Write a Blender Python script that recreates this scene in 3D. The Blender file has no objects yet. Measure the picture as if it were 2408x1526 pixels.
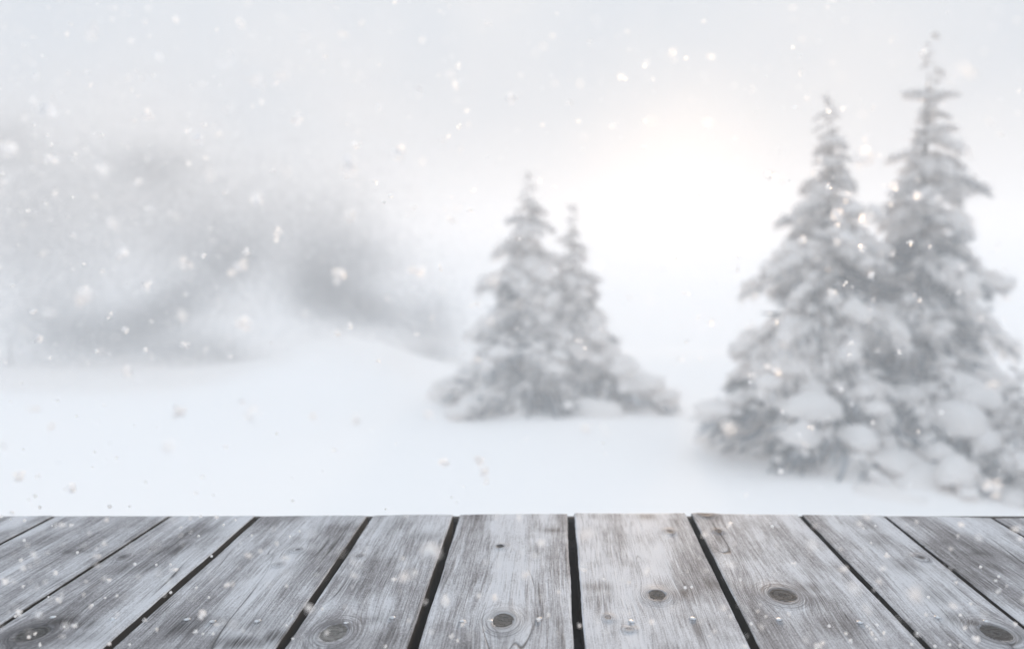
import bpy, bmesh, math, random
import numpy as np
from mathutils import Vector, Matrix, noise as mnoise

random.seed(7)
RNG = np.random.default_rng(11)
S = bpy.context.scene
COL = S.collection

# ------------------------------------------------------------------ camera
FPX, CX, CY, HOR = 2000.0, 1204.0, 763.0, 620.0      # photograph measured at 2408 x 1526
PITCH = math.atan((CY - HOR) / FPX)
CAM = Vector((0.0, 0.0, 2.4))
DECK_Z = 2.0
cam_data = bpy.data.cameras.new('camera')
cam = bpy.data.objects.new('camera', cam_data)
COL.objects.link(cam)
cam.location = CAM
cam.rotation_euler = (math.radians(90) - PITCH, 0, 0)
cam_data.sensor_width = 36.0
cam_data.lens = 36.0 * FPX / 2408.0
cam_data.clip_start = 0.02
cam_data.clip_end = 2000.0
cam_data.dof.use_dof = True
cam_data.dof.focus_distance = 1.04
cam_data.dof.aperture_fstop = 2.8
S.camera = cam

# ------------------------------------------------------------------ sky, sun, exposure
SUN_EL = math.atan((HOR - 385.0) / FPX)
SUN_AZ = math.atan((1592.0 - CX) / FPX)               # to the right of +Y
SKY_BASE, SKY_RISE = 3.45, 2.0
world = bpy.data.worlds.new('World')
S.world = world
world.use_nodes = True
wn = world.node_tree
wn.nodes.clear()
w_out = wn.nodes.new('ShaderNodeOutputWorld')
w_bg = wn.nodes.new('ShaderNodeBackground')
w_sky = wn.nodes.new('ShaderNodeTexSky')
w_sky.sky_type = 'NISHITA'
w_sky.sun_disc = False
w_sky.sun_elevation = SUN_EL
w_sky.sun_rotation = SUN_AZ
w_sky.air_density = 1.0
w_sky.dust_density = 1.5
w_hsv = wn.nodes.new('ShaderNodeHueSaturation')       # an overcast sky has little colour of its own
w_hsv.inputs['Saturation'].default_value = 1.0
w_mix = wn.nodes.new('ShaderNodeMix')
w_mix.data_type = 'RGBA'
w_mix.inputs[0].default_value = 0.983
w_geo = wn.nodes.new('ShaderNodeTexCoord')
w_noise = wn.nodes.new('ShaderNodeTexNoise')
w_noise.inputs['Scale'].default_value = 4.0
w_noise.inputs['Detail'].default_value = 3.0
w_ramp = wn.nodes.new('ShaderNodeValToRGB')           # the cloud layer, faintly mottled all over
w_ramp.color_ramp.elements[0].position = 0.35
w_ramp.color_ramp.elements[0].color = (0.655, 0.79, 0.935, 1)
w_ramp.color_ramp.elements[1].position = 0.65
w_ramp.color_ramp.elements[1].color = (0.88, 0.94, 1.015, 1)
w_scale = wn.nodes.new('ShaderNodeVectorMath')
w_scale.operation = 'SCALE'
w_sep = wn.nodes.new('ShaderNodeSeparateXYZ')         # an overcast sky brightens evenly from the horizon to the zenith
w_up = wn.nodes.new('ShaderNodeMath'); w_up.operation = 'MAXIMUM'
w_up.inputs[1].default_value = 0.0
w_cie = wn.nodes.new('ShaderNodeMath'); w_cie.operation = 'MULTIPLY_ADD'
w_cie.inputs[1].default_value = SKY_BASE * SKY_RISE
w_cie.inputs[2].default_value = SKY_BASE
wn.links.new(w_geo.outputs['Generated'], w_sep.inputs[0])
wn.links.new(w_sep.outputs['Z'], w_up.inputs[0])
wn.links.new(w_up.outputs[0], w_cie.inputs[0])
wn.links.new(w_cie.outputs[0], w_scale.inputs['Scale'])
wn.links.new(w_geo.outputs['Generated'], w_noise.inputs['Vector'])
wn.links.new(w_noise.outputs['Fac'], w_ramp.inputs[0])
wn.links.new(w_ramp.outputs[0], w_scale.inputs[0])
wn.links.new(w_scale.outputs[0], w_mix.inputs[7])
w_bg.inputs['Strength'].default_value = 0.10
wn.links.new(w_sky.outputs[0], w_hsv.inputs['Color'])
wn.links.new(w_hsv.outputs[0], w_mix.inputs[6])
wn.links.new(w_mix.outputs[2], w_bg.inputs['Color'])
wn.links.new(w_bg.outputs[0], w_out.inputs['Surface'])

sun_data = bpy.data.lights.new('sun', 'SUN')
sun_data.energy = 4.5
sun_data.angle = math.radians(5.0)
sun_data.color = (1.0, 0.69, 0.42)
sun = bpy.data.objects.new('sun', sun_data)
COL.objects.link(sun)
sd = Vector((math.sin(SUN_AZ) * math.cos(SUN_EL), math.cos(SUN_AZ) * math.cos(SUN_EL), math.sin(SUN_EL)))
sun.rotation_euler = sd.to_track_quat('Z', 'Y').to_euler()
sun.location = (8, 30, 12)

S.view_settings.view_transform = 'Standard'
S.view_settings.look = 'None'
S.view_settings.gamma = 1.0
S.view_settings.use_curve_mapping = False
S.view_settings.exposure = 0.465
S.cycles.max_bounces = 20
S.cycles.diffuse_bounces = 12
S.cycles.volume_bounces = 8
S.cycles.transparent_max_bounces = 8
S.cycles.use_denoising = True

HAZE_LOBES = ((0.034, 0.0), (0.00026, 0.885))     # density and forward lean of the fine mist and of the drifting ice


# ------------------------------------------------------------------ helpers
def ray(px, py):
    """Direction through a point of the photograph, scaled to one metre of forward distance along Y."""
    x, y, z = (px - CX), FPX, (CY - py)
    c, s = math.cos(PITCH), math.sin(PITCH)
    d = Vector((x, y * c + z * s, -y * s + z * c))
    return d / d.y


def at(px, py, dist):
    return CAM + ray(px, py) * dist


def on_plane(px, py, z=DECK_Z):
    d = ray(px, py)
    return CAM + d * ((z - CAM.z) / d.z)


def tag(o, label=None, cat=None, group=None, kind=None):
    if label: o['label'] = label
    if cat: o['category'] = cat
    if group: o['group'] = group
    if kind: o['kind'] = kind
    return o


def link(name, data, parent=None, loc=None):
    o = bpy.data.objects.new(name, data)
    COL.objects.link(o)
    if parent is not None: o.parent = parent
    if loc is not None: o.location = loc
    return o


def mesh(name, verts, faces, mat=None, smooth=False):
    me = bpy.data.meshes.new(name)
    me.from_pydata([tuple(v) for v in verts], [], faces)
    if mat: me.materials.append(mat)
    if smooth: me.polygons.foreach_set('use_smooth', [True] * len(me.polygons))
    me.update()
    return me


class NT:
    """Small wrapper for writing node materials."""
    def __init__(self, name):
        self.m = bpy.data.materials.new(name)
        self.m.use_nodes = True
        self.t = self.m.node_tree
        self.t.nodes.clear()
        self.out = self.n('ShaderNodeOutputMaterial')

    def n(self, kind, **kw):
        nd = self.t.nodes.new(kind)
        for k, v in kw.items(): setattr(nd, k, v)
        return nd

    def l(self, a, b): self.t.links.new(a, b)

    def put(self, sock, v):
        if hasattr(v, 'is_output'): self.l(v, sock)
        else: sock.default_value = v

    def math(self, op, a, b=None, clamp=False):
        nd = self.n('ShaderNodeMath', operation=op)
        nd.use_clamp = clamp
        self.put(nd.inputs[0], a)
        if b is not None: self.put(nd.inputs[1], b)
        return nd.outputs[0]

    def attr(self, name):
        return self.n('ShaderNodeAttribute', attribute_name=name).outputs['Fac']

    def vec(self, x, y, z):
        nd = self.n('ShaderNodeCombineXYZ')
        for s, v in zip(nd.inputs, (x, y, z)): self.put(s, v)
        return nd.outputs[0]

    def noise(self, vec, scale=1.0, detail=2.0, rough=0.5, dist=0.0):
        nd = self.n('ShaderNodeTexNoise')
        self.put(nd.inputs['Vector'], vec)
        nd.inputs['Scale'].default_value = scale
        nd.inputs['Detail'].default_value = detail
        nd.inputs['Roughness'].default_value = rough
        nd.inputs['Distortion'].default_value = dist
        return nd.outputs['Fac']

    def range(self, v, a, b, c=0.0, d=1.0, smooth=True):
        nd = self.n('ShaderNodeMapRange', interpolation_type='SMOOTHSTEP' if smooth else 'LINEAR')
        self.put(nd.inputs['Value'], v)
        for k, x in zip(('From Min', 'From Max', 'To Min', 'To Max'), (a, b, c, d)): nd.inputs[k].default_value = x
        return nd.outputs[0]

    def mix(self, f, a, b):
        nd = self.n('ShaderNodeMix', data_type='RGBA')
        self.put(nd.inputs[0], f)
        self.put(nd.inputs[6], a if hasattr(a, 'is_output') else (*a, 1))
        self.put(nd.inputs[7], b if hasattr(b, 'is_output') else (*b, 1))
        return nd.outputs[2]

    def bsdf(self, color, rough=0.7, spec=0.4, normal=None, metallic=0.0):
        b = self.n('ShaderNodeBsdfPrincipled')
        self.put(b.inputs['Base Color'], color if hasattr(color, 'is_output') else (*color, 1))
        self.put(b.inputs['Roughness'], rough)
        b.inputs['Specular IOR Level'].default_value = spec
        b.inputs['Metallic'].default_value = metallic
        if normal is not None: self.l(normal, b.inputs['Normal'])
        return b.outputs[0]

    def bump(self, h, strength, distance):
        nd = self.n('ShaderNodeBump')
        self.put(nd.inputs['Height'], h)
        nd.inputs['Strength'].default_value = strength
        nd.inputs['Distance'].default_value = distance
        return nd.outputs[0]

    def done(self, shader):
        self.l(shader, self.out.inputs['Surface'])
        return self.m


# ------------------------------------------------------------------ materials
def mat_wood():
    t = NT('weathered_wood')
    g, v = t.attr('grain'), t.attr('along')
    kr, st = t.attr('knot_ring'), t.attr('stain')
    seed = t.math('MULTIPLY', t.n('ShaderNodeObjectInfo').outputs['Random'], 40.0)
    broad = t.noise(t.vec(t.math('MULTIPLY', g, 16.0), t.math('MULTIPLY', v, 2.2), seed), 1.0, 3.0, 0.55)
    patch = t.noise(t.vec(t.math('MULTIPLY', g, 13.0), t.math('MULTIPLY', v, 8.0), t.math('ADD', seed, 9.0)), 1.0, 4.0, 0.6)
    mid = t.noise(t.vec(t.math('MULTIPLY', g, 95.0), t.math('MULTIPLY', v, 5.0), seed), 1.0, 3.0, 0.6)
    fine = t.noise(t.vec(t.math('MULTIPLY', g, 620.0), t.math('MULTIPLY', v, 16.0), seed), 1.0, 2.0, 0.6)
    speck = t.noise(t.vec(t.math('MULTIPLY', g, 700.0), t.math('MULTIPLY', v, 320.0), seed), 1.0, 2.0, 0.7)
    tone = t.math('MULTIPLY', t.math('SUBTRACT', t.n('ShaderNodeObjectInfo').outputs['Random'], 0.55), 0.2)     # each plank has its own tone
    f = t.math('ADD', t.math('MULTIPLY', t.range(broad, 0.36, 0.66), 0.46), t.math('MULTIPLY', t.range(patch, 0.36, 0.70), 0.30))
    f = t.math('ADD', f, tone)
    f = t.math('ADD', f, t.math('MULTIPLY', t.math('SUBTRACT', mid, 0.5), 0.55))
    f = t.math('ADD', f, t.math('MULTIPLY', t.math('SUBTRACT', fine, 0.5), 1.25))
    f = t.math('ADD', f, t.math('MULTIPLY', t.math('SUBTRACT', speck, 0.5), 1.0), clamp=True)
    ramp = t.n('ShaderNodeValToRGB')
    ramp.color_ramp.elements[0].position = 0.0
    ramp.color_ramp.elements[0].color = (0.57, 0.578, 0.602, 1)
    ramp.color_ramp.elements[1].position = 1.0
    ramp.color_ramp.elements[1].color = (0.045, 0.043, 0.045, 1)
    e = ramp.color_ramp.elements.new(0.45); e.color = (0.285, 0.280, 0.290, 1)
    t.l(f, ramp.inputs[0])
    col = ramp.outputs[0]
    # the rings of a knot
    ring = t.noise(t.vec(t.math('MULTIPLY', kr, 9.0), t.math('MULTIPLY', v, 20.0), seed), 1.0, 2.0, 0.5)
    near = t.range(kr, 3.2, 1.2)
    col = t.mix(t.math('MULTIPLY', near, t.range(ring, 0.42, 0.62, 0.0, 0.7)), col, (0.12, 0.115, 0.12))
    rim = t.math('MULTIPLY', t.range(kr, 1.42, 1.22), t.range(kr, 1.0, 1.1))
    col = t.mix(t.math('MULTIPLY', rim, 0.05), col, (0.52, 0.54, 0.57))
    # dark weather stains
    stn = t.math('MULTIPLY', t.math('MULTIPLY', st, 1.35), t.range(t.math('ADD', t.math('MULTIPLY', mid, 0.5), t.math('MULTIPLY', fine, 0.5)), 0.3, 0.66, 0.35, 1.0), clamp=True)
    col = t.mix(stn, col, (0.035, 0.033, 0.035))
    # drying checks that follow the grain
    chk = t.noise(t.vec(t.math('MULTIPLY', g, 17.0), t.math('MULTIPLY', v, 1.1), t.math('ADD', seed, 3.3)), 1.0, 1.5, 0.5)
    line = t.range(t.math('ABSOLUTE', t.math('SUBTRACT', chk, 0.5)), 0.0, 0.0042, 1.0, 0.0)
    where = t.range(t.noise(t.vec(t.math('MULTIPLY', g, 12.0), t.math('MULTIPLY', v, 3.5), t.math('ADD', seed, 21.0)), 1.0, 2.0), 0.48, 0.60)
    check = t.math('MULTIPLY', line, where)
    col = t.mix(t.math('MULTIPLY', check, 0.85), col, (0.03, 0.03, 0.03))
    h = t.math('ADD', t.math('MULTIPLY', fine, 0.6), t.math('MULTIPLY', mid, 0.8))
    h = t.math('ADD', h, t.math('MULTIPLY', speck, 0.35))
    h = t.math('SUBTRACT', h, t.math('MULTIPLY', check, 0.5))
    rough = t.range(f, 0.0, 1.0, 0.60, 0.72, False)
    return t.done(t.bsdf(col, rough, 0.12, t.bump(h, 0.8, 0.0011)))


def mat_knot():
    t = NT('knot_wood')
    r, v = t.attr('knot_ring'), t.attr('along')
    a = t.attr('grain')
    seed = t.math('MULTIPLY', t.n('ShaderNodeObjectInfo').outputs['Random'], 30.0)
    ring = t.noise(t.vec(t.math('MULTIPLY', r, 7.0), seed, 0.0), 1.0, 2.0, 0.6)
    gr = t.noise(t.vec(t.math('MULTIPLY', a, 150.0), t.math('MULTIPLY', v, 900.0), seed), 1.0, 3.0, 0.65)
    f = t.math('ADD', t.math('MULTIPLY', ring, 0.5), t.math('MULTIPLY', gr, 0.6), clamp=True)
    dark = t.attr('stain')
    light = t.mix(t.range(f, 0.35, 0.75), (0.27, 0.265, 0.255), (0.10, 0.097, 0.092))
    deep = t.mix(t.range(f, 0.35, 0.75), (0.135, 0.132, 0.13), (0.018, 0.018, 0.019))
    col = t.mix(dark, light, deep)
    crack = t.noise(t.vec(t.math('MULTIPLY', a, 40.0), t.math('MULTIPLY', v, 260.0), t.math('ADD', seed, 5.0)), 1.0, 2.0, 0.5)
    col = t.mix(t.range(t.math('ABSOLUTE', t.math('SUBTRACT', crack, 0.5)), 0.0, 0.03, 0.85, 0.0), col, (0.008, 0.008, 0.008))
    rim = t.range(r, 0.80, 0.97)
    col = t.mix(t.math('MULTIPLY', rim, 0.45), col, (0.07, 0.069, 0.07))
    return t.done(t.bsdf(col, 0.75, 0.1, t.bump(f, 0.8, 0.0015)))


def mat_dark_wood():
    t = NT('shaded_timber')
    co = t.n('ShaderNodeTexCoord').outputs['Object']
    f = t.noise(co, 9.0, 4.0)
    return t.done(t.bsdf(t.mix(f, (0.012, 0.012, 0.012), (0.03, 0.03, 0.03)), 0.85, 0.2))


def mat_nail():
    t = NT('nail_steel')
    f = t.noise(t.n('ShaderNodeTexCoord').outputs['Object'], 400.0, 3.0)
    return t.done(t.bsdf(t.mix(t.range(f, 0.45, 0.7), (0.62, 0.64, 0.67), (0.30, 0.29, 0.28)), 0.45, 0.5, metallic=0.35))


def mat_snow(name, col, bump_scale, bump_d, translucent=0.0):
    t = NT(name)
    co = t.n('ShaderNodeTexCoord').outputs['Object']
    a = t.noise(co, bump_scale, 5.0, 0.6)
    b = t.noise(co, bump_scale * 9.0, 3.0, 0.6)
    h = t.math('ADD', a, t.math('MULTIPLY', b, 0.25))
    c = t.mix(a, tuple(x * 0.975 for x in col), col)
    sh = t.bsdf(c, 0.9, 0.08, t.bump(h, 0.6, bump_d))
    if translucent:
        tr = t.n('ShaderNodeBsdfTranslucent')
        tr.inputs['Color'].default_value = (*col, 1)
        mx = t.n('ShaderNodeMixShader')
        mx.inputs[0].default_value = translucent
        t.l(sh, mx.inputs[1]); t.l(tr.outputs[0], mx.inputs[2])
        sh = mx.outputs[0]
    return t.done(sh)


def mat_needles(name='spruce_needles'):
    t = NT(name)
    co = t.n('ShaderNodeTexCoord').outputs['Object']
    f = t.noise(co, 14.0, 3.0)
    frost = t.range(t.noise(co, 6.0, 3.0), 0.38, 0.62)
    c = t.mix(f, (0.020, 0.040, 0.058), (0.048, 0.080, 0.108))
    tip = t.range(t.attr('tip'), 0.4, 1.05, 0.05, 0.8)
    c = t.mix(t.math('MULTIPLY', t.math('MULTIPLY', frost, tip), 0.95), c, (0.70, 0.73, 0.76))
    return t.done(t.bsdf(c, 0.75, 0.25))


def mat_bark():
    t = NT('spruce_bark')
    co = t.n('ShaderNodeTexCoord').outputs['Object']
    f = t.noise(co, 20.0, 4.0)
    return t.done(t.bsdf(t.mix(f, (0.05, 0.042, 0.036), (0.13, 0.11, 0.095)), 0.85, 0.2, t.bump(f, 0.8, 0.02)))


def mat_raw_shade():
    t = NT('raw_edge_gap_shade')      # brown unsilvered sides, darkened so the colour carries the gap shade
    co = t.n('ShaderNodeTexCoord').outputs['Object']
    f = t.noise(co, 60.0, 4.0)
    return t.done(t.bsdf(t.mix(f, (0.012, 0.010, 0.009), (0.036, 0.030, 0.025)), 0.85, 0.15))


M_WOOD, M_KNOT, M_TIMBER, M_NAIL = mat_wood(), mat_knot(), mat_dark_wood(), mat_nail()
M_RAW_SHADE = mat_raw_shade()
M_GROUND = mat_snow('ground_snow', (0.97, 0.945, 0.925), 2.2, 0.05)
M_SNOW = mat_snow('bough_snow', (0.97, 0.945, 0.925), 9.0, 0.03, 0.32)


def mat_flake():
    t = NT('falling_snow_crystals')
    df = t.n('ShaderNodeBsdfDiffuse'); df.inputs['Color'].default_value = (1.0, 1.0, 1.0, 1)
    tl = t.n('ShaderNodeBsdfTranslucent'); tl.inputs['Color'].default_value = (0.99, 0.995, 1.0, 1)
    rf = t.n('ShaderNodeBsdfRefraction')          # light from behind passes on through the ice
    rf.inputs['Roughness'].default_value = 0.65
    rf.inputs['IOR'].default_value = 1.31
    m1, m2 = t.n('ShaderNodeMixShader'), t.n('ShaderNodeMixShader')
    m1.inputs[0].default_value = 0.85
    m2.inputs[0].default_value = 0.1
    t.l(df.outputs[0], m1.inputs[1]); t.l(tl.outputs[0], m1.inputs[2])
    t.l(m1.outputs[0], m2.inputs[1]); t.l(rf.outputs[0], m2.inputs[2])
    return t.done(m2.outputs[0])


M_FLAKE = mat_flake()
M_NEEDLE, M_BARK = mat_needles(), mat_bark()


# ------------------------------------------------------------------ ground
MOUNDS = [  # x, y, sx, sy, height
    (0.7, 13.6, 2.0, 1.8, 0.16), (-0.6, 13.0, 0.8, 0.9, -0.10),
    (3.9, 10.0, 0.9, 0.9, 0.13), (4.9, 9.9, 0.8, 0.9, 0.10), (2.6, 9.6, 0.5, 0.7, -0.06), (5.6, 8.7, 0.7, 0.9, -0.12),
    (-3.5, 17.2, 1.7, 2.6, 0.74), (-4.4, 19.0, 3.2, 2.6, 0.2), (5.0, 19.0, 3.0, 3.0, 0.35),
]


def gz(x, y):
    z = 0.012 * mnoise.noise((x * 1.3, y * 1.3, 7.7)) + 0.05 * mnoise.noise((x * 0.22, y * 0.22, 3.1)) * min(1.0, y / 6.0 + 0.3)
    for mx, my, sx, sy, h in MOUNDS:
        z += h * math.exp(-((x - mx) / sx) ** 2 - ((y - my) / sy) ** 2)
    if y > 24.0: z += (y - 24.0) * 0.012 * (1 + 0.6 * mnoise.noise((x * 0.05, y * 0.05, 0)))
    return z


def build_ground():
    ys = list(np.arange(-14, 5, 1.0)) + list(np.arange(5, 16, 0.16)) + list(np.arange(16, 30, 0.4)) + list(np.arange(30, 121, 3.0))
    ts = np.sinh(np.linspace(-2.6, 2.6, 150)) / math.sinh(2.6)
    verts, faces = [], []
    nx = len(ts)
    for y in ys:
        w = 30.0 + max(0.0, y) * 0.75
        for t in ts:
            x = t * w
            verts.append((x, y, gz(x, y)))
    for j in range(len(ys) - 1):
        for i in range(nx - 1):
            a = j * nx + i
            faces.append((a, a + 1, a + nx + 1, a + nx))
    o = link('snow_ground', mesh('snow_ground', verts, faces, M_GROUND, True))
    tag(o, 'smooth white snow covering the ground from the deck to the forest', None, None, 'structure')


build_ground()


def build_haze():
    x0, x1, y0, y1, z0, z1 = -125, 125, -16, 124, -1.6, 7.2
    v = [(x0, y0, z0), (x1, y0, z0), (x1, y1, z0), (x0, y1, z0), (x0, y0, z1), (x1, y0, z1), (x1, y1, z1), (x0, y1, z1)]
    f = [(0, 3, 2, 1), (4, 5, 6, 7), (0, 1, 5, 4), (1, 2, 6, 5), (2, 3, 7, 6), (3, 0, 4, 7)]
    t = NT('snowy_air')
    add = t.n('ShaderNodeAddShader')
    for k, (dens, lean) in enumerate(HAZE_LOBES):
        p = t.n('ShaderNodeVolumePrincipled')
        p.inputs['Color'].default_value = (0.978, 0.988, 1.0, 1)
        p.inputs['Density'].default_value = dens
        p.inputs['Anisotropy'].default_value = lean
        t.l(p.outputs[0], add.inputs[k])
    t.l(add.outputs[0], t.out.inputs['Volume'])
    tag(link('haze', mesh('haze', v, f, t.m)), 'pale snowy air that fades the far trees to white', None, None, 'stuff')


build_haze()

# ------------------------------------------------------------------ the plank deck
# gaps between planks in the photograph: x at the rear edge, y there, x and y of a second point
GAPS = [(130, 1213, 0, 1280), (401, 1213, 0, 1473), (607, 1212, 250, 1526), (871, 1210, 656, 1526), (1074, 1208, 969, 1526),
        (1342, 1206, 1363, 1526), (1618, 1206, 1776, 1526), (1880, 1209, 2186, 1526), (2079, 1211, 2408, 1473), (2334, 1216, 2408, 1259)]
GAP_W = [0.005, 0.006, 0.008, 0.0085, 0.0095, 0.0095, 0.008, 0.007, 0.006, 0.005]
PLANK_T = 0.040
Y_NEAR = -0.45


def gap_line(g):
    a, b = on_plane(g[0], g[1]), on_plane(g[2], g[3])
    k = (b.x - a.x) / (b.y - a.y)
    return a.x, a.y, k


LINES = [gap_line(g) for g in GAPS]
EXTRA = 5
for s in range(EXTRA):      # planks that carry on out of the frame at both ends
    x, y, k = LINES[0]; LINES.insert(0, (x - 0.185, y, k * 1.06)); GAP_W.insert(0, 0.006)
    x, y, k = LINES[-1]; LINES.append((x + 0.18, y, k * 1.06)); GAP_W.append(0.006)

# knots in the photograph: x, y, half width, half height, how dark, built as its own piece
KNOTS = [(785, 1490, 36, 25, 0.12, 1), (1183, 1460, 27, 20, 0.72, 1), (1545, 1400, 21, 13, 0.85, 1), (1840, 1400, 32, 18, 1.0, 1),
         (78, 1492, 40, 23, 0.9, 1), (2342, 1490, 38, 23, 1.0, 1), (1177, 1285, 9, 4, 0.8, 1), (845, 1308, 8, 4, 0.6, 0),
         (290, 1312, 10, 6, 0.8, 0), (2165, 1312, 11, 6, 0.8, 0), (1575, 1251, 9, 5, 0.7, 0), (1480, 1480, 10, 5, 0.8, 0), (1430, 1453, 9, 6, 0.7, 0),
         (1660, 1210, 16, 5, 0.9, 0), (1690, 1249, 7, 4, 0.6, 0), (700, 1293, 10, 4, 0.6, 0), (655, 1328, 8, 4, 0.6, 0)]
# dark weathered patches: x, y, sx, sy (pixels), strength
STAINS = [(560, 1510, 60, 14, 1.0), (430, 1478, 40, 18, 0.75), (650, 1495, 40, 16, 0.7), (470, 1460, 60, 12, 0.45), (610, 1470, 50, 20, 0.45),
          (150, 1462, 34, 9, 0.95), (200, 1470, 30, 10, 0.6), (330, 1335, 45, 10, 0.55), (420, 1290, 40, 12, 0.5), (480, 1250, 40, 12, 0.5), (180, 1500, 80, 14, 0.4),
          (1610, 1395, 30, 9, 0.6), (1690, 1378, 50, 12, 0.35), (1400, 1380, 32, 8, 0.5), (1520, 1214, 22, 6, 0.6), (1300, 1246, 34, 4, 0.55),
          (1900, 1382, 34, 10, 0.6), (1930, 1410, 30, 12, 0.5), (1960, 1470, 60, 16, 0.35), (990, 1262, 36, 10, 0.45), (930, 1230, 30, 18, 0.35),
          (2285, 1465, 22, 9, 0.85), (2250, 1455, 40, 12, 0.5), (2130, 1330, 36, 12, 0.55), (2070, 1270, 36, 14, 0.45), (2200, 1400, 40, 14, 0.35), (2030, 1230, 30, 12, 0.4),
          (160, 1298, 14, 4, 0.6), (195, 1296, 16, 3, 0.4), (120, 1366, 40, 8, 0.3), (2300, 1300, 24, 4, 0.55), (2340, 1340, 30, 6, 0.3), (730, 1300, 30, 6, 0.35),
          (1190, 1500, 22, 18, 0.35), (918, 1490, 6, 26, 0.5), (1645, 1480, 8, 22, 0.45), (1320, 1500, 20, 20, 0.25), (885, 1455, 24, 8, 0.5), (775, 1240, 30, 12, 0.3), (1670, 1215, 20, 6, 0.7)]


def patch_world(px, py, sx, sy):
    p = on_plane(px, py)
    d = p.y
    return p.x, p.y, sx * d / FPX, sy * d * d / (FPX * (CAM.z - DECK_Z))


W_KNOTS = [(*patch_world(*k[:4]), k[4], k[5]) for k in KNOTS]
W_STAINS = [(*patch_world(*k[:4]), k[4]) for k in STAINS]

deck = link('wooden_deck', None)
tag(deck, 'weathered grey plank deck with open gaps, jutting into the snowy clearing', 'deck')


def inside(i, x, y, pad=0.0):
    xa, ya, ka = LINES[i]
    xb, yb, kb = LINES[i + 1]
    return xa + ka * (y - ya) + pad < x < xb + kb * (y - yb) - pad


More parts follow.
